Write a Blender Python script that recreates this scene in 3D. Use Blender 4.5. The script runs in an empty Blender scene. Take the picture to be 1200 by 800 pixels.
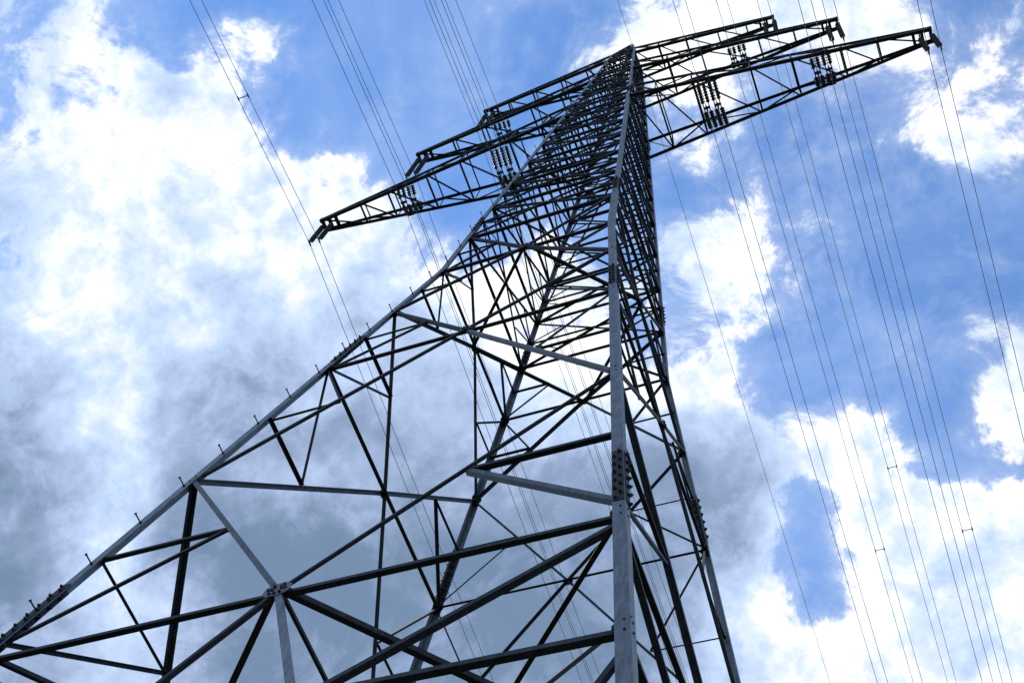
import bpy, bmesh, math, random
from mathutils import Vector, Matrix
random.seed(4)
sc = bpy.context.scene
COL = sc.collection
U = 3.0                      # metres per survey unit
GZ = -7.68                   # ground level in survey units
def W(x, y, z): return Vector((x*U, y*U, (z-GZ)*U))

# ------------------------------------------------------------------ camera
RC = ((0.929177, 0.340887, 0.142917), (-0.254132, 0.869915, -0.422687), (-0.268415, 0.356431, 0.894936))
CP = (2.3912944, -3.6643395, -7.1331430)
cam = bpy.data.cameras.new('camera'); cam.sensor_width = 36.0; cam.lens = 36*1.4827565/1.2
cam.clip_start = 0.05; cam.clip_end = 9000
camo = bpy.data.objects.new('camera', cam); COL.objects.link(camo)
m = Matrix(((RC[0][0], -RC[1][0], -RC[2][0]), (RC[0][1], -RC[1][1], -RC[2][1]), (RC[0][2], -RC[1][2], -RC[2][2]))).to_4x4()
m.translation = W(*CP)
camo.matrix_world = m
sc.camera = camo

# ------------------------------------------------------------------ colour management
sc.view_settings.view_transform = 'Standard'
try: sc.view_settings.look = 'None'
except Exception: pass
sc.view_settings.gamma = 1.0
sc.view_settings.exposure = 0.4
sc.view_settings.use_curve_mapping = False

# ------------------------------------------------------------------ sun and sky
SUN_DIR = Vector((-0.509, 0.186, 0.84)).normalized()
SUN_EL = math.asin(SUN_DIR.z)
SUN_AZ = math.atan2(SUN_DIR.x, SUN_DIR.y)           # clockwise from +Y
sun = bpy.data.lights.new('sun', 'SUN'); sun.energy = 2.0; sun.angle = math.radians(3.0); sun.color = (1.0, 0.95, 0.87)
suno = bpy.data.objects.new('sun', sun); COL.objects.link(suno)
suno.rotation_euler = (-SUN_DIR).to_track_quat('-Z', 'Y').to_euler()
suno.location = (0, 0, 90)

GRID = """68 56 89 38 18 18 28 28 18 18 18 28 38 38 38 58 99 99 98 88 88 78 58 37 37
68 57 88 37 37 79 69 18 08 18 28 28 28 28 58 89 99 99 88 88 88 79 69 57 47
68 67 57 79 86 99 29 08 08 18 28 28 28 28 48 68 79 79 58 48 58 58 69 79 58
67 87 68 89 99 99 79 18 08 18 18 18 28 28 28 38 58 48 48 38 48 57 59 68 58
75 86 88 89 99 99 99 89 69 29 18 18 28 28 28 28 38 48 69 38 28 38 28 38 38
75 76 99 87 86 99 99 99 99 89 47 18 28 38 38 48 69 58 68 48 38 28 28 28 28
75 98 99 99 88 99 99 99 99 98 89 58 48 58 28 38 58 79 89 48 28 38 28 38 28
85 99 99 99 97 87 97 97 98 99 99 99 89 89 58 48 48 69 89 48 28 28 28 28 28
94 97 99 99 97 97 97 96 96 95 95 96 98 99 99 58 58 69 18 18 28 28 38 48 48
94 95 99 99 96 95 95 95 95 95 94 94 95 97 98 78 89 88 18 28 28 28 28 89 99
93 94 99 99 95 94 94 94 94 94 94 94 95 95 95 95 95 95 65 69 99 29 08 59 79
93 93 95 98 94 94 94 94 94 94 94 93 93 93 94 93 93 93 84 97 99 79 39 18 28
93 93 95 97 94 93 93 93 93 93 93 93 93 93 93 93 93 94 75 18 99 99 98 99 89
93 93 96 98 94 92 92 92 92 92 92 92 92 92 92 93 93 94 56 08 99 98 99 97 99
93 93 97 99 96 92 92 92 92 92 92 92 92 92 92 93 93 95 79 18 99 99 97 98 99
94 94 96 99 96 92 92 92 92 92 92 92 92 92 92 93 94 97 99 79 98 99 97 98 99
94 94 95 99 95 92 92 92 92 92 92 92 92 92 92 93 94 96 98 99 99 99 99 99 99"""

world = bpy.data.worlds.new('World'); sc.world = world; world.use_nodes = True
nt = world.node_tree; nt.nodes.clear()
N = nt.nodes.new; LK = nt.links.new
def setin(sock, v):
    if isinstance(v, bpy.types.NodeSocket): LK(v, sock)
    elif v is not None: sock.default_value = v
def math_(op, a, b=None, c=None, clamp=False):
    n = N('ShaderNodeMath'); n.operation = op; n.use_clamp = clamp
    for i, v in enumerate((a, b, c)):
        if v is not None: setin(n.inputs[i], v)
    return n.outputs[0]
def vmath(op, a, b=None, s=None):
    n = N('ShaderNodeVectorMath'); n.operation = op
    setin(n.inputs[0], a)
    if b is not None: setin(n.inputs[1], b)
    if s is not None: setin(n.inputs['Scale'], s)
    return n.outputs['Value'] if op in ('DOT_PRODUCT', 'LENGTH') else n.outputs['Vector']
def noise(vec, scale, detail=6, rough=0.55, dist=0.0, out='Fac'):
    n = N('ShaderNodeTexNoise'); n.noise_dimensions = '3D'
    setin(n.inputs['Vector'], vec); n.inputs['Scale'].default_value = scale
    n.inputs['Detail'].default_value = detail; n.inputs['Roughness'].default_value = rough
    n.inputs['Distortion'].default_value = dist
    return n.outputs[out]
def sstep(v, lo, hi, a=0.0, b=1.0):
    n = N('ShaderNodeMapRange'); n.interpolation_type = 'SMOOTHSTEP'
    setin(n.inputs[0], v); setin(n.inputs[1], lo); setin(n.inputs[2], hi); setin(n.inputs[3], a); setin(n.inputs[4], b)
    return n.outputs[0]
def mixc(f, a, b):
    n = N('ShaderNodeMix'); n.data_type = 'RGBA'; n.clamp_factor = True
    setin(n.inputs[0], f); setin(n.inputs[6], a); setin(n.inputs[7], b)
    return n.outputs[2]

sky = N('ShaderNodeTexSky'); sky.sky_type = 'NISHITA'; sky.sun_disc = False
sky.sun_elevation = SUN_EL; sky.sun_rotation = SUN_AZ
sky.altitude = 200; sky.air_density = 1.0; sky.dust_density = 0.0; sky.ozone_density = 3.0
tc = N('ShaderNodeTexCoord'); D = vmath('NORMALIZE', tc.outputs['Generated'])
# the clouds are mapped by compass direction on the sky: CX, CY and CZ are fixed axes of the cloud field
CX, CY, CZ = RC
wob = noise(D, 9.0, 5, 0.6, 0.0, 'Color')
wob = vmath('SUBTRACT', wob, (0.5, 0.5, 0.5))
wob2 = vmath('SUBTRACT', noise(D, 42.0, 4, 0.6, 0.0, 'Color'), (0.5, 0.5, 0.5))
DW = vmath('ADD', vmath('ADD', D, vmath('SCALE', wob, s=0.085)), vmath('SCALE', wob2, s=0.022))
dz = math_('MAXIMUM', vmath('DOT_PRODUCT', DW, CZ), 0.05)
K = 1482.7565
cu = math_('ADD', math_('MULTIPLY', math_('DIVIDE', vmath('DOT_PRODUCT', DW, CX), dz), K/1200), 0.5)
cv = math_('ADD', math_('MULTIPLY', math_('DIVIDE', vmath('DOT_PRODUCT', DW, CY), dz), K/800), 0.5)
rows = [r.split() for r in GRID.strip().splitlines()]
acc = None
cv16 = math_('MULTIPLY', math_('MINIMUM', math_('MAXIMUM', cv, 0.0), 1.0), len(rows)-1.0)
for r, row in enumerate(rows):
    rp = N('ShaderNodeValToRGB'); LK(cu, rp.inputs[0]); cr = rp.color_ramp; cr.interpolation = 'B_SPLINE'
    while len(cr.elements) < len(row): cr.elements.new(0.5)
    for i, c in enumerate(row):
        e = cr.elements[i]; e.position = i/(len(row)-1)
    for i, c in enumerate(row):
        cr.elements[i].color = (int(c[0])/9.0, int(c[1])/9.0, 0, 1)
    wgt = sstep(math_('ABSOLUTE', math_('SUBTRACT', cv16, float(r))), 0.0, 1.0, 1.0, 0.0)
    t = vmath('SCALE', rp.outputs[0], s=wgt)
    acc = t if acc is None else vmath('ADD', acc, t)
sp = N('ShaderNodeSeparateXYZ'); LK(acc, sp.inputs[0])
# beyond this part of the sky the same broken cloud goes on, from noise alone
du = math_('ABSOLUTE', math_('SUBTRACT', cu, 0.5)); dv = math_('ABSOLUTE', math_('SUBTRACT', cv, 0.5))
ins = math_('MULTIPLY', sstep(du, 0.52, 0.75, 1.0, 0.0), sstep(dv, 0.52, 0.8, 1.0, 0.0))
ins = math_('MULTIPLY', ins, sstep(vmath('DOT_PRODUCT', DW, CZ), 0.1, 0.3))
gcov = sstep(noise(D, 2.6, 6, 0.5), 0.38, 0.58)
glit = sstep(noise(vmath('ADD', D, (3.1, 1.7, 0.3)), 2.2, 5, 0.5), 0.3, 0.62, 0.35, 1.0)
def lerp(f, a, b):
    n = N('ShaderNodeMix'); n.data_type = 'FLOAT'; setin(n.inputs[0], f); setin(n.inputs[2], a); setin(n.inputs[3], b)
    return n.outputs[0]
cover = lerp(ins, gcov, sp.outputs[0]); light = lerp(ins, glit, sp.outputs[1])
f1 = noise(D, 16.0, 10, 0.68, 0.35)
f2 = noise(vmath('ADD', D, (5.2, 0.4, 2.2)), 5.0, 6, 0.55, 0.5)
f3 = noise(vmath('ADD', D, (1.2, 7.4, 4.2)), 20.0, 8, 0.62, 0.4)
c1 = math_('ADD', cover, math_('MULTIPLY', math_('SUBTRACT', f1, 0.5), 2.0))
alpha = math_('ADD', math_('MULTIPLY', sstep(c1, 0.47, 0.76), 0.66), math_('MULTIPLY', sstep(c1, 0.05, 0.95), 0.34))
amp = math_('ADD', 0.03, math_('MULTIPLY', light, 0.95))
f23 = math_('ADD', math_('SUBTRACT', f2, 0.52), math_('MULTIPLY', math_('SUBTRACT', f3, 0.52), 1.0))
f4 = noise(vmath('ADD', D, (4.2, 3.4, 8.2)), 55.0, 6, 0.6, 0.2)
f23 = math_('ADD', f23, math_('MULTIPLY', math_('SUBTRACT', f4, 0.5), 0.5))
# thick cloud is shaded inside, its ragged rims are bright
rim = math_('MULTIPLY', sstep(c1, 0.62, 1.15, 1.0, 0.0), 0.16)
l1 = math_('ADD', math_('ADD', math_('MULTIPLY', light, 0.89), rim), math_('MULTIPLY', f23, amp), clamp=True)
cr_ = N('ShaderNodeValToRGB'); LK(l1, cr_.inputs[0]); c = cr_.color_ramp
stops = [(0.0, (0.12, 0.18, 0.28)), (0.22, (0.15, 0.22, 0.34)), (0.34, (0.225, 0.30, 0.45)), (0.5, (0.36, 0.46, 0.66)), (0.68, (0.48, 0.60, 0.82)), (0.84, (0.66, 0.73, 0.80)), (1.0, (0.80, 0.80, 0.80))]
while len(c.elements) < len(stops): c.elements.new(0.5)
for i, (p_, col) in enumerate(stops): c.elements[i].position = p_; c.elements[i].color = (*col, 1)
hi = sstep(l1, 0.8, 1.0, 1.0, 1.18)
cloud = vmath('SCALE', cr_.outputs[0], s=hi)
bl = vmath('MULTIPLY', sky.outputs[0], (0.122, 0.148, 0.172))
SKYG = 1.0
bl = mixc(math_('MULTIPLY', sstep(noise(D, 7.0, 8, 0.62, 0.8), 0.38, 0.74), 0.55), bl, (0.30, 0.44, 0.74, 1))
fin = mixc(alpha, bl, cloud)
# Background runs at strength 0.1; the cloud layer is brought to the same physical scale as the Nishita sky
fin = vmath('SCALE', fin, s=10.0)
bg = N('ShaderNodeBackground'); LK(fin, bg.inputs['Color']); bg.inputs['Strength'].default_value = 0.1
wo = N('ShaderNodeOutputWorld'); LK(bg.outputs[0], wo.inputs['Surface'])
try: world.cycles.sampling_method = 'MANUAL'; world.cycles.sample_map_resolution = 512
except Exception: pass

# ------------------------------------------------------------------ materials
def mat(name, base, rough, metal=0.0, nscale=6.0, var=0.25, bump=0.0, second=None, steel=False):
    m = bpy.data.materials.new(name); m.use_nodes = True
    t = m.node_tree; b = t.nodes['Principled BSDF']
    b.inputs['Roughness'].default_value = rough; b.inputs['Metallic'].default_value = metal
    co = t.nodes.new('ShaderNodeTexCoord')
    n = t.nodes.new('ShaderNodeTexNoise'); n.inputs['Scale'].default_value = nscale; n.inputs['Detail'].default_value = 6; n.inputs['Roughness'].default_value = 0.65
    t.links.new(co.outputs['Object'], n.inputs['Vector'])
    r = t.nodes.new('ShaderNodeValToRGB'); t.links.new(n.outputs['Fac'], r.inputs[0])
    lo = tuple(x*(1-var) for x in base); h = second or tuple(x*(1+var) for x in base)
    r.color_ramp.elements[0].position = 0.35; r.color_ramp.elements[0].color = (*lo, 1)
    r.color_ramp.elements[1].position = 0.65; r.color_ramp.elements[1].color = (*h, 1)
    out = r.outputs[0]
    if steel:
        def mx(blend, fac, a_, b_):
            x = t.nodes.new('ShaderNodeMix'); x.data_type = 'RGBA'; x.blend_type = blend
            for i_, v_ in ((0, fac), (6, a_), (7, b_)):
                if isinstance(v_, bpy.types.NodeSocket): t.links.new(v_, x.inputs[i_])
                else: x.inputs[i_].default_value = v_
            return x.outputs[2]
        # zinc spangle, long run-off streaks, brown stains, and one tone per bar
        vo = t.nodes.new('ShaderNodeTexVoronoi'); vo.inputs['Scale'].default_value = 38
        t.links.new(co.outputs['Object'], vo.inputs['Vector'])
        sr = t.nodes.new('ShaderNodeMapRange'); t.links.new(vo.outputs['Color'], sr.inputs[0]); sr.inputs[3].default_value = 0.82; sr.inputs[4].default_value = 1.18
        out = mx('MULTIPLY', 1.0, out, sr.outputs[0])
        mp = t.nodes.new('ShaderNodeMapping'); mp.inputs['Scale'].default_value = (16, 16, 0.7); t.links.new(co.outputs['Object'], mp.inputs[0])
        n2 = t.nodes.new('ShaderNodeTexNoise'); n2.inputs['Scale'].default_value = 1.4; n2.inputs['Detail'].default_value = 5; t.links.new(mp.outputs[0], n2.inputs['Vector'])
        s2 = t.nodes.new('ShaderNodeMapRange'); t.links.new(n2.outputs['Fac'], s2.inputs[0]); s2.inputs[1].default_value = 0.35; s2.inputs[2].default_value = 0.65; s2.inputs[3].default_value = 0.68; s2.inputs[4].default_value = 1.22
        out = mx('MULTIPLY', 1.0, out, s2.outputs[0])
        n3 = t.nodes.new('ShaderNodeTexNoise'); n3.inputs['Scale'].default_value = 2.3; n3.inputs['Detail'].default_value = 8; n3.inputs['Roughness'].default_value = 0.7; t.links.new(co.outputs['Object'], n3.inputs['Vector'])
        s3 = t.nodes.new('ShaderNodeMapRange'); t.links.new(n3.outputs['Fac'], s3.inputs[0]); s3.inputs[1].default_value = 0.60; s3.inputs[2].default_value = 0.72; s3.inputs[3].default_value = 0.0; s3.inputs[4].default_value = 0.5
        out = mx('MIX', s3.outputs[0], out, (0.045, 0.036, 0.03, 1))
        oi = t.nodes.new('ShaderNodeObjectInfo'); s4 = t.nodes.new('ShaderNodeMapRange'); t.links.new(oi.outputs['Random'], s4.inputs[0]); s4.inputs[3].default_value = 0.72; s4.inputs[4].default_value = 1.3
        out = mx('MULTIPLY', 1.0, out, s4.outputs[0])
    t.links.new(out, b.inputs['Base Color'])
    if bump:
        bp = t.nodes.new('ShaderNodeBump'); bp.inputs['Strength'].default_value = bump; bp.inputs['Distance'].default_value = 0.02
        t.links.new(n.outputs['Fac'], bp.inputs['Height']); t.links.new(bp.outputs[0], b.inputs['Normal'])
    return m
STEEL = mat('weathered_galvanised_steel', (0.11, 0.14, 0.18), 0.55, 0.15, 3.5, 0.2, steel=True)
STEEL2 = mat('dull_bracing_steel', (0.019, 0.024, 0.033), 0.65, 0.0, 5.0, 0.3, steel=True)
STEEL2.node_tree.nodes['Principled BSDF'].inputs['Specular IOR Level'].default_value = 0.2
STEEL3 = mat('lit_bracing_steel', (0.058, 0.075, 0.098), 0.6, 0.1, 4.5, 0.25, steel=True)  # same steel as the bracing, paler to imitate bars angled towards the light
BOLT = mat('dark_bolt_steel', (0.025, 0.028, 0.033), 0.6, 0.3, 20, 0.2)
ALU = mat('weathered_conductor_aluminium', (0.14, 0.155, 0.18), 0.6, 0.2, 30, 0.2)
GLAZE = mat('dark_brown_insulator_glaze', (0.012, 0.010, 0.012), 0.5, 0.0, 12, 0.25)
GRASS = mat('meadow_grass', (0.03, 0.04, 0.018), 0.95, 0.0, 0.6, 0.4, 0.4, (0.06, 0.065, 0.034))

# ------------------------------------------------------------------ helpers
def link(name, bm_or_data, material, parent=None, **props):
    if isinstance(bm_or_data, bmesh.types.BMesh):
        me = bpy.data.meshes.new(name); bm_or_data.to_mesh(me); bm_or_data.free()
    else:
        me = bpy.data.meshes.new(name); me.from_pydata(bm_or_data[0], [], bm_or_data[1])
    me.materials.append(material)
    o = bpy.data.objects.new(name, me); COL.objects.link(o)
    if parent: o.parent = parent
    for k, v in props.items(): o[k] = v
    return o
class MB:
    def __init__(s): s.v = []; s.f = []
    def add(s, vs, fs):
        b = len(s.v); s.v += [tuple(v) for v in vs]; s.f += [tuple(i+b for i in f) for f in fs]
    def prism(s, pts0, pts1):
        n = len(pts0)
        s.add(list(pts0)+list(pts1), [tuple(range(n))[::-1], tuple(range(n, 2*n))] + [(i, (i+1) % n, n+(i+1) % n, n+i) for i in range(n)])
    def angle(s, p0, p1, nrm, size, th, off=0.0, flip=False, centre=0.5, side=None):
        """L-section from p0 to p1: one flange in the face (normal nrm), the other pointing inwards"""
        a = (p1-p0).normalized(); n = (nrm - a*nrm.dot(a)).normalized(); q = a.cross(n)
        up = side if side is not None else Vector((0, 0, 1))
        if q.dot(up) < 0: q = -q
        if flip: q = -q
        sec = [(0, 0), (size, 0), (size, -th), (th, -th), (th, -size), (0, -size)]
        base = -size*centre
        sh = [(q*(x+base) + n*(y-off)) for x, y in sec]
        # flange pairs as one hexagonal prism
        s.prism([p0+h for h in sh], [p1+h for h in sh])
    def tube(s, pts, r, k=6, closed_ends=True):
        rings = []
        for i, p in enumerate(pts):
            d = (pts[min(i+1, len(pts)-1)] - pts[max(i-1, 0)]).normalized()
            x = d.orthogonal().normalized() if i == 0 else (px - d*px.dot(d)).normalized()
            px = x; y = d.cross(x); rr = r[i] if isinstance(r, (list, tuple)) else r
            rings.append([p + x*rr*math.cos(2*math.pi*j/k) + y*rr*math.sin(2*math.pi*j/k) for j in range(k)])
        vs = [v for rg in rings for v in rg]; fs = []
        for i in range(len(rings)-1):
            for j in range(k): fs.append((i*k+j, i*k+(j+1) % k, (i+1)*k+(j+1) % k, (i+1)*k+j))
        if closed_ends: fs.append(tuple(range(k))[::-1]); fs.append(tuple((len(rings)-1)*k+j for j in range(k)))
        s.add(vs, fs)
    def build(s, name, material, parent=None, smooth=False, **props):
        o = link(name, (s.v, s.f), material, parent, **props)
        if smooth: o.data.polygons.foreach_set('use_smooth', [True]*len(o.data.polygons))
        return o
def empty(name, loc, label, cat, group=None):
    o = bpy.data.objects.new(name, None); COL.objects.link(o); o.location = loc; o.empty_display_size = 0.3
    o['label'] = label; o['category'] = cat
    if group: o['group'] = group
    bpy.context.view_layer.update()
    return o

# ------------------------------------------------------------------ ground
g = bmesh.new(); bmesh.ops.create_grid(g, x_segments=24, y_segments=24, size=4000)
go = link('ground', g, GRASS, kind='structure', label='open meadow the pylon stands on')

# ------------------------------------------------------------------ tower geometry
H1, ZW, H2, ZA, ZT = 8.038059, 2.151448, 14.78915, 7.641223, 12.792908
WW = 1-ZW/H1
def hw(z):
    if z < ZW: return 1-z/H1
    if z < 11.55: return WW*(1-(z-ZW)/(H2-ZW))
    return WW*(1-(11.55-ZW)/(H2-ZW))*(1-(z-11.55)/(ZT-11.55)) + 0.02*(z-11.55)/(ZT-11.55)
SG = dict(A=(-1, -1), B=(1, -1), C=(1, 1), D=(-1, 1))
FACES = [('A', 'B', (0, -1)), ('B', 'C', (1, 0)), ('D', 'C', (0, 1)), ('A', 'D', (-1, 0))]
def legp(k, z): h = hw(z); return W(SG[k][0]*h, SG[k][1]*h, z)
def fp(face, s, z):
    a, b, n = face; h = hw(z)
    pa = Vector((SG[a][0]*h, SG[a][1]*h)); pb = Vector((SG[b][0]*h, SG[b][1]*h)); q = pa*(0.5-s/2)+pb*(0.5+s/2)
    return W(q.x, q.y, z)
def fn(face, z):
    sl = 1/H1 if z < ZW else WW/(H2-ZW)
    return Vector((face[2][0], face[2][1], sl)).normalized()

tower = empty('transmission_tower', (0, 0, 0), 'tall galvanised steel lattice pylon seen from its foot, three pairs of crossarms', 'pylon')

def legsize(z): return (0.155 if z < -2.9 else 0.15 if z < 0.2 else 0.14 if z < 3.2 else 0.115 if z < 7.6 else 0.09)
LT = 0.016
legs = {}
for k in 'ABCD':
    mb = MB(); zs = [GZ-0.05, -2.95, 0.25, ZW, 3.3, ZA, 9.7, 11.15, 11.55, ZT-0.01]
    for i in range(len(zs)-1):
        z0, z1 = zs[i], zs[i+1]; S = legsize((z0+z1)/2)
        sx, sy = SG[k]; X = Vector((-sx, 0, 0)); Y = Vector((0, -sy, 0))
        sec = [(0, 0), (S, 0), (S, LT), (LT, LT), (LT, S), (0, S)]
        p0, p1 = legp(k, z0), legp(k, z1)
        mb.prism([p0+X*x+Y*y for x, y in sec], [p1+X*x+Y*y for x, y in sec])
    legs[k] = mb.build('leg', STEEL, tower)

# splices: cover plates with two staggered rows of bolts on each flange
def hexbolt(mb, p, n, r=0.027, h=0.036):
    x = n.orthogonal().normalized(); y = n.cross(x)
    ph = random.uniform(0, 1.05); h *= random.uniform(0.8, 1.25); r *= 0.92
    ring = [p + x*r*math.cos(ph+math.pi*j/3) + y*r*math.sin(ph+math.pi*j/3) for j in range(6)]
    wash = [p + (v-p)*1.35 for v in ring]
    mb.prism([v-n*0.004 for v in wash], [v+n*0.004 for v in wash])
    mb.prism([v+n*0.004 for v in ring], [v+n*h*0.7 for v in ring])
    stud = [p + (v-p)*0.55 for v in ring]
    mb.prism([v+n*h*0.7 for v in stud], [v+n*h*1.15 for v in stud])
for k in 'ABCD':
    sx, sy = SG[k]
    for (za, zb, nb) in ((-3.22, -2.74, 6), (0.08, 0.56, 6), (3.15, 3.5, 5), (ZA+0.25, ZA+0.55, 4)):
        S = legsize(za)
        bb = MB()
        for fl in (0, 1):
            al = Vector((-sx, 0, 0)) if fl == 0 else Vector((0, -sy, 0))       # along flange
            ou = Vector((0, sy, 0)) if fl == 0 else Vector((sx, 0, 0))          # outward
            for side in (1, -1):
                pl = MB(); o0 = 0.001 if side > 0 else -LT-0.013; 
                c0, c1 = 0.012 if side > 0 else LT+0.014, S-0.008
                q0, q1 = legp(k, za), legp(k, zb)
                pl.prism([q0+al*c0+ou*o0, q0+al*c1+ou*o0, q0+al*c1+ou*(o0+0.012), q0+al*c0+ou*(o0+0.012)],
                         [q1+al*c0+ou*o0, q1+al*c1+ou*o0, q1+al*c1+ou*(o0+0.012), q1+al*c0+ou*(o0+0.012)])
                pl.build('splice_plate', STEEL2, legs[k])
            for i in range(nb*2):
                t = (i+0.5)/(nb*2); z = za+(zb-za)*t; c = 0.3 if i % 2 else 0.72
                p = legp(k, z)+al*(S*c)
                hexbolt(bb, p+ou*0.013, ou); hexbolt(bb, p-ou*(LT+0.013), -ou, 0.026, 0.05)
        bb.build('splice_bolts', BOLT, legs[k], kind='stuff')
# step bolts up the far left leg
zz = -6.6
i = 0
while zz < 7.4:
    p = legp('A', zz); sz = legsize(zz)
    mb = MB(); o = Vector((0, -1, 0)); st = p+Vector((sz*0.45, 0, 0))
    mb.tube([st-o*0.02, st+o*0.17], 0.011, 6)
    mb.tube([st+o*0.002, st+o*0.018], 0.024, 6)
    mb.tube([st+o*0.155, st+o*0.175], 0.02, 6)
    mb.build('step_bolt', STEEL2, legs['A']); zz += 0.405; i += 1

OFFI = [0]
def brace(name, p0, p1, nrm, size, th=None, off=0.018, flip=False, cut=0.012, mt=None, side=None):
    OFFI[0] += 1
    a = (p1-p0).normalized(); th = th or max(0.006, size*0.1)
    mb = MB(); mb.angle(p0+a*cut, p1-a*cut, nrm, size, th, off+0.0004*(OFFI[0] % 7), flip, side=side)
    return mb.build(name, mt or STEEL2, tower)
def gusset(face, s, z, w, h, tri=False):
    n = fn(face, z); p = fp(face, s, z)
    x = (fp(face, 0.5, z)-fp(face, -0.5, z)).normalized(); y = n.cross(x); 
    if y.z < 0: y = -y
    r = [(-.5, -.25), (-.25, -.5), (.25, -.5), (.5, -.25), (.5, .25), (.25, .5), (-.25, .5), (-.5, .25)]
    mb = MB(); c = [p + x*(a*w) + y*(b*h) - n*0.012 for a, b in r]
    mb.prism([v-n*0.012 for v in c], c)
    g_ = mb.build('gusset_plate', STEEL, tower)
    bb = MB()
    for a, b in ((-.32, .0), (-.18, .0), (.32, 0), (.18, 0), (-.2, .3), (.2, .3), (-.12, .17), (.12, .17), (-.2, -.3), (.2, -.3), (0, -.32)):
        q = p + x*(a*w) + y*(b*h) - n*0.012
        hexbolt(bb, q, n, 0.02, 0.024); hexbolt(bb, q-n*0.012, -n, 0.02, 0.05)
    bb.build('gusset_bolts', BOLT, g_, kind='stuff')

def leg_gusset(k, z, fi, s):
    F = FACES[fi]; n = fn(F, z); p = fp(F, s, z); x = (fp(F, 0, z)-p).normalized(); up = (fp(F, s, z+0.1)-p).normalized()
    r = [(0.02, -0.15), (0.12, -0.13), (0.19, -0.03), (0.19, 0.05), (0.12, 0.15), (0.02, 0.16)]
    o_ = -(LT+0.003)
    c = [p + x*a + up*b + n*(o_-0.004) for a, b in r]
    mb = MB(); mb.prism([v-n*0.010 for v in c], c); g_ = mb.build('gusset_plate', STEEL2, tower)
    bb = MB()
    for a, b in ((0.06, -0.09), (0.06, 0.09)):
        hexbolt(bb, p+x*a+up*b, n, 0.013, 0.012)
    for a, b in ((0.13, -0.07), (0.165, 0.0), (0.13, 0.08)): hexbolt(bb, p+x*a+up*b+n*(o_-0.004), n, 0.014, 0.015)
    bb.build('gusset_bolts', BOLT, g_, kind='stuff')
def xpanel(z0, z1, zc, dsz, hsz, rsz, redund=True, horiz=True, g=0.0, quarter=True):
    SZ = (dsz, hsz, rsz)
    for fi, F in enumerate(FACES):
        dsz, hsz, rsz = SZ
        if F[2] == (0, 1) and z0 < 1: dsz, hsz, rsz = dsz*0.75, hsz*0.9, rsz*0.7
        if z0 > 3 and fi in (1, 3): dsz, hsz, rsz = dsz*0.8, hsz*0.85, rsz*0.8
        if F[2] == (-1, 0) and z0 < 1: dsz, hsz, rsz = dsz*1.25, hsz*1.4, rsz*1.4
        n0 = fn(F, (z0+zc)/2); n1 = fn(F, (z1+zc)/2); c = fp(F, 0, zc)
        for s in (-1, 1):
            # each diagonal as two lengths meeting at the crossing
            for (za, sa, n_) in ((z0, s, n0), (z1, -s, n1)):
                pale = z0 < 1 and ((F[2] == (0, -1) and za == (z0 if s > 0 else z1) and (s > 0)) or (F[2] == (-1, 0) and s < 0) or (F[2] == (0, -1) and s < 0 and False))  # bars that get the lit copy, their brightness by angle put into colour
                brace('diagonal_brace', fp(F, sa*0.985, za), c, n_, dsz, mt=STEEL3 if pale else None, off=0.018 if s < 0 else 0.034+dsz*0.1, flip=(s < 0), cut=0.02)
        if horiz: brace('horizontal_beam', fp(F, -0.985, zc), fp(F, 0.985, zc), n1, hsz, off=0.055, cut=0.03)
        if redund and not (z0 > 3 and fi % 2 == 1 and zc > 5):
            for s in (-1, 1):
                for (ze, n_) in ((z0, n0), (z1, n1)):
                    m_ = (fp(F, s, ze)+c)*0.5
                    brace('redundant_brace', fp(F, s, zc)*0.985+c*0.015, m_, n_, rsz, off=0.07, flip=(s > 0))
                    if quarter: brace('redundant_brace', fp(F, s*0.99, (zc+ze)/2), m_, n_, rsz, off=0.075, flip=(s < 0))
        if g: gusset(F, 0, zc, g, g)

for z in (-4.12, -3.304, -1.6488, 0.0, 1.138, ZW-0.02, 3.014):
    for fi in range(4):
        for s in (-1, 1): leg_gusset(None, z, fi, s)
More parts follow.
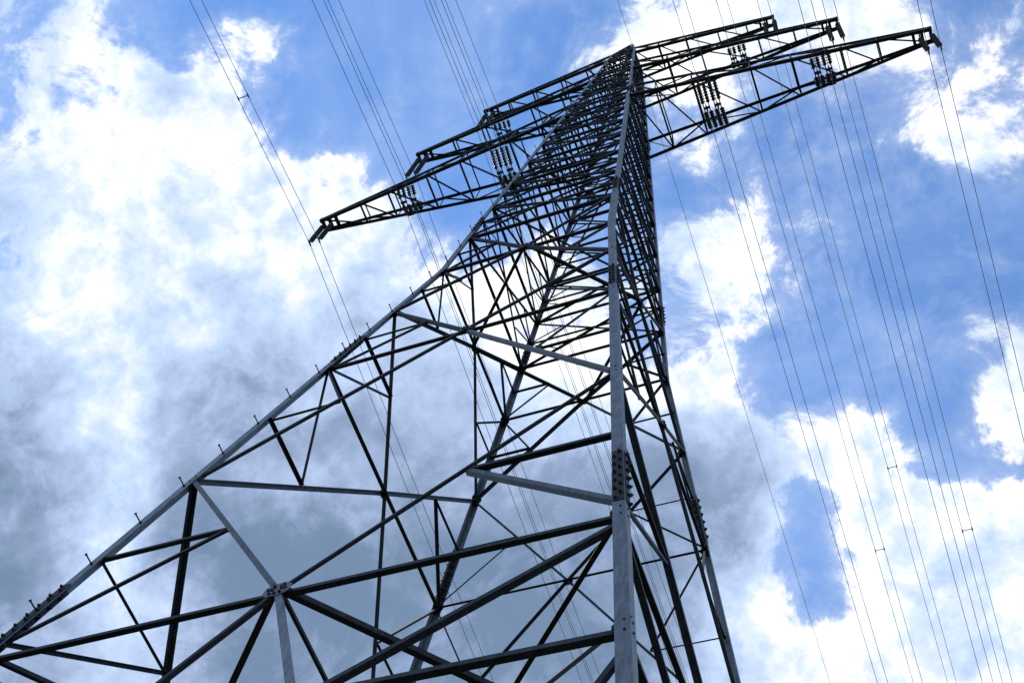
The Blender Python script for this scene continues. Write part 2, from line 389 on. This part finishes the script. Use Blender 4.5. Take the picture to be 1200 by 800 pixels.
# K panel between -1.65 and -3.30, its legs carried on down to the feet
ZM1, ZM2, ZM3 = -1.6488, -3.304, -4.12
for F in FACES:
    n = fn(F, -3); c = fp(F, 0, ZM2)
    for s in (-1, 1):
        brace('diagonal_brace', fp(F, s*0.985, ZM1), c, n, (0.11 if F[2] == (1, 0) else 0.08 if s < 0 else 0.045) if F[2] != (-1, 0) else 0.095, mt=STEEL3 if s < 0 and F[2] == (0, -1) else None, off=0.02, flip=(s < 0))  # lit copy on one front diagonal imitates light caught by its angle
        md = (fp(F, s*0.985, ZM1)+c)*0.5; zm = (ZM1+ZM2)/2
        brace('redundant_brace', fp(F, s*0.985, zm), md, n, 0.06 if s < 0 else 0.078, off=0.04)
        brace('redundant_brace', fp(F, s*0.985, ZM2+0.12), md, n, 0.06 if s < 0 else 0.08, mt=STEEL3 if s > 0 and F[2] == (0, -1) else None, off=0.045, flip=(s < 0))  # lit copy again, brightness from the bar's angle painted in
        h = hw(ZM3)
        nd = fp(F, s*0.285, ZM3)
        ft = fp(F, s*0.97, -7.25)
        brace('diagonal_brace', c, ft, n, 0.11 if F[2] == (1, 0) else 0.085 if s > 0 else 0.062, mt=STEEL if s > 0 and F[2] == (0, -1) else None, off=0.02, flip=(s > 0))  # pale leg steel on one front bar imitates light caught by its angle
        brace('redundant_brace', fp(F, s*0.99, ZM2-0.05), nd, n, 0.075, off=0.045)
        brace('redundant_brace', fp(F, s*0.99, ZM3), nd, n, 0.075, off=0.05)
        brace('redundant_brace', fp(F, s*0.99, ZM3-0.08), fp(F, s*0.62, -5.4), n, 0.06, off=0.045)
        brace('redundant_brace', fp(F, s*0.99, -5.4), fp(F, s*0.62, -5.4), n, 0.06, off=0.05)
        if F[2] in ((0, -1), (-1, 0)): gusset(F, s*0.285, ZM3, 0.22, 0.2)
    for s in (-1, 1):
        brace('horizontal_beam', fp(F, s*0.985, ZM2), c, n, 0.07, off=0.06)
    gusset(F, 0, ZM2, 0.34, 0.3)
# main X panels
xpanel(ZM1, 1.138, 0.0, 0.07, 0.065, 0.045, g=0.2)
xpanel(1.138, 3.014, ZW, 0.075, 0.075, 0.05, g=0.2)
def crossz(a, b): return a+(b-a)*hw(a)/(hw(a)+hw(b))
for a, b in ((3.014, 3.88), (3.88, 4.70), (4.70, 5.50), (5.50, 6.25), (6.25, 6.97), (6.97, ZA)):
    xpanel(a, b, crossz(a, b), 0.06, 0.064, 0.038, quarter=False)
UP = [ZA, 8.25, 8.95, 9.7, 10.2, 10.68, 11.15, 11.55, 12.05, ZT-0.2]
for a, b in zip(UP, UP[1:]):
    xpanel(a, b, crossz(a, b), 0.06, 0.06, 0.042, redund=(a < 9), horiz=True, quarter=False)
for z in (3.014, 3.88, 4.70, 5.50, 6.25, 6.97, ZA, 8.25, 8.95, 9.7, 10.2, 11.15, 11.55):
    for F in FACES: brace('horizontal_beam', fp(F, -0.98, z), fp(F, 0.98, z), fn(F, z+0.01), 0.085 if z < 8 else 0.07, off=0.05)

# horizontal frames inside the body
DN = Vector((0, 0, -1))
def diaphragm(z, size, cross=False, corner=False):
    M = [fp(F, 0, z) for F in FACES]; C = W(0, 0, z)
    for i in range(4): brace('plan_brace', M[i], M[(i+1) % 4], DN, size, off=0.012*i-0.02, cut=0.1)
    if cross:
        for i in range(4): brace('plan_brace', M[i], C, DN, size*0.55, off=0.03+0.012*i, cut=0.06)
    if corner:
        for k in 'ABCD':
            brace('plan_brace', legp(k, z), C, DN, size*0.75, off=0.05, cut=0.15)
            brace('plan_brace', legp(k, z-0.8), legp(k, z).lerp(C, 0.62), Vector((SG[k][0]*.5, SG[k][1]*.5, -1)).normalized(), size*0.6, off=0.03, cut=0.08)
diaphragm(ZM2, 0.085, True, True)
diaphragm(ZW, 0.08)
def plan_x(z, size):
    brace('plan_brace', legp('A', z), legp('C', z), DN, size, off=0.0, cut=0.1)
    brace('plan_brace', legp('B', z), legp('D', z), DN, size, off=0.02, cut=0.1)
for z in (3.88, 5.50, ZA, 8.25, 9.7, 10.2, 11.15, 11.55): plan_x(z, 0.05)

# ------------------------------------------------------------------ crossarms
def crossarm(sx, z, L, rise, stations, tipw, label, csz=0.12, lac=0.055):
    """four chords from the body to a boxed tip, laced on every side"""
    w = hw(z); wu = hw(z+rise)
    def ch(sy, t, upper):      # t 0 at body, 1 at tip
        if upper: return W(sx*(wu+(L-wu)*t), sy*(wu+(tipw-wu)*t), z+rise*(1-t)+0.05*t)
        return W(sx*(w+(L-w)*t), sy*(w+(tipw-w)*t), z)
    OUT = Vector((sx, 0, 0))
    # the tip box is the part's own mesh
    tip = MB(); b = 0.16/U*U
    e = W(sx*L, 0, z); l = 0.5
    for k_ in range(3):
        x0 = sx*(L*U-0.02-k_*0.28)
        for zz_ in (0, 0.15):
            tip.prism([Vector((x0, -tipw*U, e.z+zz_)), Vector((x0, tipw*U, e.z+zz_)), Vector((x0, tipw*U, e.z+zz_+0.012)), Vector((x0, -tipw*U, e.z+zz_+0.012))],
                      [Vector((x0-sx*0.09, -tipw*U, e.z+zz_)), Vector((x0-sx*0.09, tipw*U, e.z+zz_)), Vector((x0-sx*0.09, tipw*U, e.z+zz_+0.012)), Vector((x0-sx*0.09, -tipw*U, e.z+zz_+0.012))])
    for sy in (-1, 1):
        y0 = sy*(tipw*U+0.002)
        tip.prism([Vector((e.x, y0, e.z-0.05)), Vector((e.x, y0, e.z+0.2)), Vector((e.x-sx*0.72, y0, e.z+0.2)), Vector((e.x-sx*0.72, y0, e.z-0.05))],
                  [Vector((e.x, y0+sy*0.012, e.z-0.05)), Vector((e.x, y0+sy*0.012, e.z+0.2)), Vector((e.x-sx*0.72, y0+sy*0.012, e.z+0.2)), Vector((e.x-sx*0.72, y0+sy*0.012, e.z-0.05))])
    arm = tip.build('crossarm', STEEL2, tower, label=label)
    def bar(name, p0, p1, nrm, size, off=0.0, flip=False, side=None):
        OFFI[0] += 1
        mb = MB(); a = (p1-p0).normalized()
        mb.angle(p0, p1, nrm, size, max(0.006, size*0.1), off+0.0005*(OFFI[0] % 5), flip, side=side); mb.build(name, STEEL2, arm)
    for sy in (-1, 1):
        bar('chord', ch(sy, 0, False), ch(sy, 1, False), Vector((0, sy, 0)), csz)
        bar('chord', ch(sy, 0, True), ch(sy, 1, True), Vector((0, sy, 0)), csz*0.8, flip=True)
    ts = [0]+[(x-w)/(L-w) for x in stations]+[1]
    for i, t in enumerate(ts[1:-1]):
        bar('strut', ch(-1, t, False), ch(1, t, False), DN, lac*1.15, side=OUT)
        bar('strut', ch(-1, t, True), ch(1, t, True), DN, lac*0.8, side=OUT, off=0.01)
        for sy in (-1, 1): bar('strut', ch(sy, t, False), ch(sy, t, True), Vector((0, sy, 0)), lac*0.8, side=OUT, off=0.012)
    for i in range(len(ts)-1):
        s = -1 if i % 2 == 0 else -1
        bar('lacing_bar', ch(-1, ts[i if sx > 0 else i+1], False), ch(1, ts[i+1 if sx > 0 else i], False), DN, lac, side=OUT, off=0.01)
        for sy in (-1, 1):
            bar('lacing_bar', ch(sy, ts[i], i % 2 == 0), ch(sy, ts[i+1], i % 2 == 1), Vector((0, sy, 0)), lac*0.85, side=OUT, off=0.02)
    return arm
B_ST = [0.72, 1.15, 1.83, 2.3, 2.85, 3.25]
M_ST = [0.75, 1.2, 1.95, 2.4]
T_ST = [0.55, 0.95, 1.4, 1.8]
ARMS = [('lowest', ZA, 3.84, 0.62, B_ST, 0.085), ('middle', 9.7, 2.97, 0.5, M_ST, 0.075), ('top', 11.15, 2.2, 0.4, T_ST, 0.07)]
for sx, sn in ((-1, 'left'), (1, 'right')):
    for nm, z, L, rise, st, tw in ARMS:
        crossarm(sx, z, L, rise, st, tw, '%s crossarm on the %s side of the pylon' % (nm, sn))

# ------------------------------------------------------------------ insulators
def sheds(p0, p1, r=0.062, rc=0.022, pitch=0.075, k=8):
    L = (p1-p0).length; d = (p1-p0)/L; pts = []; rs = []; n = max(3, int((L-0.24)/pitch)); s0 = 0.12
    pts.append(p0); rs.append(0.018); pts.append(p0+d*s0); rs.append(0.02)
    step = (L-2*s0)/n
    for i in range(n):
        t = s0+i*step
        for dt, rr in ((0.12, rc), (0.3, r*0.92), (0.45, r), (0.6, r*0.5), (0.9, rc)):
            pts.append(p0+d*(t+dt*step)); rs.append(rr)
    pts.append(p1-d*s0); rs.append(0.02); pts.append(p1); rs.append(0.018)
    mb = MB(); mb.tube(pts, rs, k); return mb
def hardware(p, r, s=0.07):
    mb = MB(); bm_pts = [p+Vector((0, 0, 0.04)), p+Vector((0, 0, 0.0))]
    mb.tube([p+Vector((0, 0, 0.12)), p+Vector((0, 0, 0.02))], 0.018, 6)
    mb.tube([p+Vector((0, -0.16, -0.012)), p+Vector((0, -0.07, 0.012)), p+Vector((0, 0.07, 0.012)), p+Vector((0, 0.16, -0.012))], [0.014, 0.034, 0.034, 0.014], 6)
    return mb
CONN = []      # conductor positions: (x, z, side, arm, place, which)
BS = 0.065
def hang(x, z, drop, armn, sn, place, V, hwid):
    for w_, wn in ((-1, 'left'), (1, 'right')):
        xx = x+w_*BS
        pc = W(xx, 0, z-drop)
        if V:
            root = empty('v_string_insulator', pc, 'V-shaped insulator of the %s wire, %s point of the %s %s crossarm' % (wn, place, armn, sn), 'insulator', 'V-shaped insulator strings between the arm chords')
            root_l = root.location
            for sy in (-1, 1):
                top = W(xx, sy*hwid, z-0.01)
                for dx in (-0.095, 0.095):
                    mb = sheds(top-root_l+Vector((dx, 0, 0)), pc-root_l+Vector((dx, sy*0.04, 0.13)), r=0.092, rc=0.06, pitch=0.09)
                    mb.build('insulator_rod', GLAZE, root, smooth=True)
                y = MB(); y.tube([top-root_l+Vector((-0.12, 0, 0.0)), top-root_l+Vector((0.12, 0, 0))], 0.03, 6); y.build('hanger_bar', BOLT, root)
            y = MB(); yk = pc-root_l+Vector((0, 0, 0.13)); y.tube([yk+Vector((-0.12, 0, 0)), yk+Vector((0.12, 0, 0))], 0.05, 6); y.build('yoke', BOLT, root)
        else:
            root = empty('insulator_string', pc, 'straight insulator of the %s wire, hanging from the tip of the %s %s crossarm' % (wn, armn, sn), 'insulator', 'straight insulator strings at the arm tips')
            root_l = root.location
            top = W(xx, 0, z)
            sheds(top-root_l, pc-root_l+Vector((0, 0, 0.12)), r=0.1, rc=0.055, pitch=0.1).build('insulator_rod', GLAZE, root, smooth=True)
            y = MB(); y.tube([top-root_l+Vector((0, -tw_*U, 0.0)), top-root_l+Vector((0, tw_*U, 0))], 0.028, 6); y.build('hanger_bar', BOLT, root)
        hardware(pc-root_l, 0.03).build('clamp', BOLT, root)
        CONN.append((xx, z-drop, sn, armn, place, wn))
for sx, sn in ((-1, 'left'), (1, 'right')):
    tw_ = 0.085
    hang(sx*3.76, ZA, 0.62, 'lowest', sn, 'tip', False, 0)
    hang(sx*2.6, ZA, 0.13, 'lowest', sn, 'outer', True, 0.2)
    hang(sx*1.3, ZA, 0.15, 'lowest', sn, 'inner', True, 0.31)
    hang(sx*2.88, 9.7, 0.85, 'middle', sn, 'tip', False, 0)
    hang(sx*1.65, 9.7, 0.12, 'middle', sn, 'only inner', True, 0.17)
    hang(sx*2.12, 11.15, 0.8, 'top', sn, 'tip', False, 0)

# ------------------------------------------------------------------ conductors
SAG = 0.10; SPAN = 110.0
def wirepts(x, z):
    pts = []
    ys = [-SPAN*0.5+i*(SPAN*0.5-8)/10 for i in range(10)] + [-8+i*0.5 for i in range(33)] + [8+(i+1)*(SPAN-8)/22 for i in range(22)]
    for y in ys:
        a = abs(y); pts.append(W(x, y, z-SAG*a+SAG/SPAN*a*a))
    return pts
def wz(z, y): a = abs(y); return z-SAG*a+SAG/SPAN*a*a
for (x, z, sn, armn, place, wn) in CONN:
    mb = MB(); pts = wirepts(x, z); org = W(x, 0, z)
    mb.tube([p-org for p in pts], 0.0115, 5)
    o = mb.build('conductor', ALU, None, smooth=True)
    o.location = org
    o['label'] = '%s wire of the pair hung from the %s%s of the %s %s crossarm' % (wn, place, '' if place == 'tip' else ' point', armn, sn)
    o['category'] = 'power line'; o['group'] = 'conductors carried by the pylon'
mb = MB(); org = W(0, 0, ZT+0.05)
mb.tube([p-org for p in wirepts(0, ZT+0.05)], 0.012, 5)
o = mb.build('earth_wire', ALU, None, smooth=True); o.location = org
o['label'] = 'single thin earth wire running over the very peak of the pylon'; o['category'] = 'power line'
# spacers on the pairs
seen = {}
SPC = {('left', 'lowest', 'tip'): (-1.95,), ('right', 'middle', 'tip'): (6.9,), ('right', 'middle', 'only inner'): (7.4,), ('right', 'top', 'tip'): (6.6,), ('left', 'lowest', 'outer'): (8.3,), ('left', 'lowest', 'inner'): (9.6,)}
for i in range(0, len(CONN), 2):
    x0, z0, sn, armn, place, _ = CONN[i]; x1 = CONN[i+1][0]
    for y in SPC.get((sn, armn, place), ()):
        p = W((x0+x1)/2, y, wz(z0, y)); h = BS*U
        root = empty('bundle_spacer', p, 'spacer bar across the wire pair %s the %s %s crossarm, %s point' % ('in front of' if y < 0 else 'beyond', armn, sn, place), 'spacer', 'spacers on the conductor pairs')
        mb = MB(); mb.tube([Vector((-h, 0, 0)), Vector((0, 0, 0.02)), Vector((h, 0, 0))], 0.017, 6); mb.build('spacer_bar', BOLT, root)
        for s in (-1, 1):
            mb = MB(); mb.tube([Vector((s*h, -0.09, 0)), Vector((s*h, 0.09, 0))], 0.026, 6); mb.build('clamp', BOLT, root)
sc.render.resolution_x = 1024; sc.render.resolution_y = 682
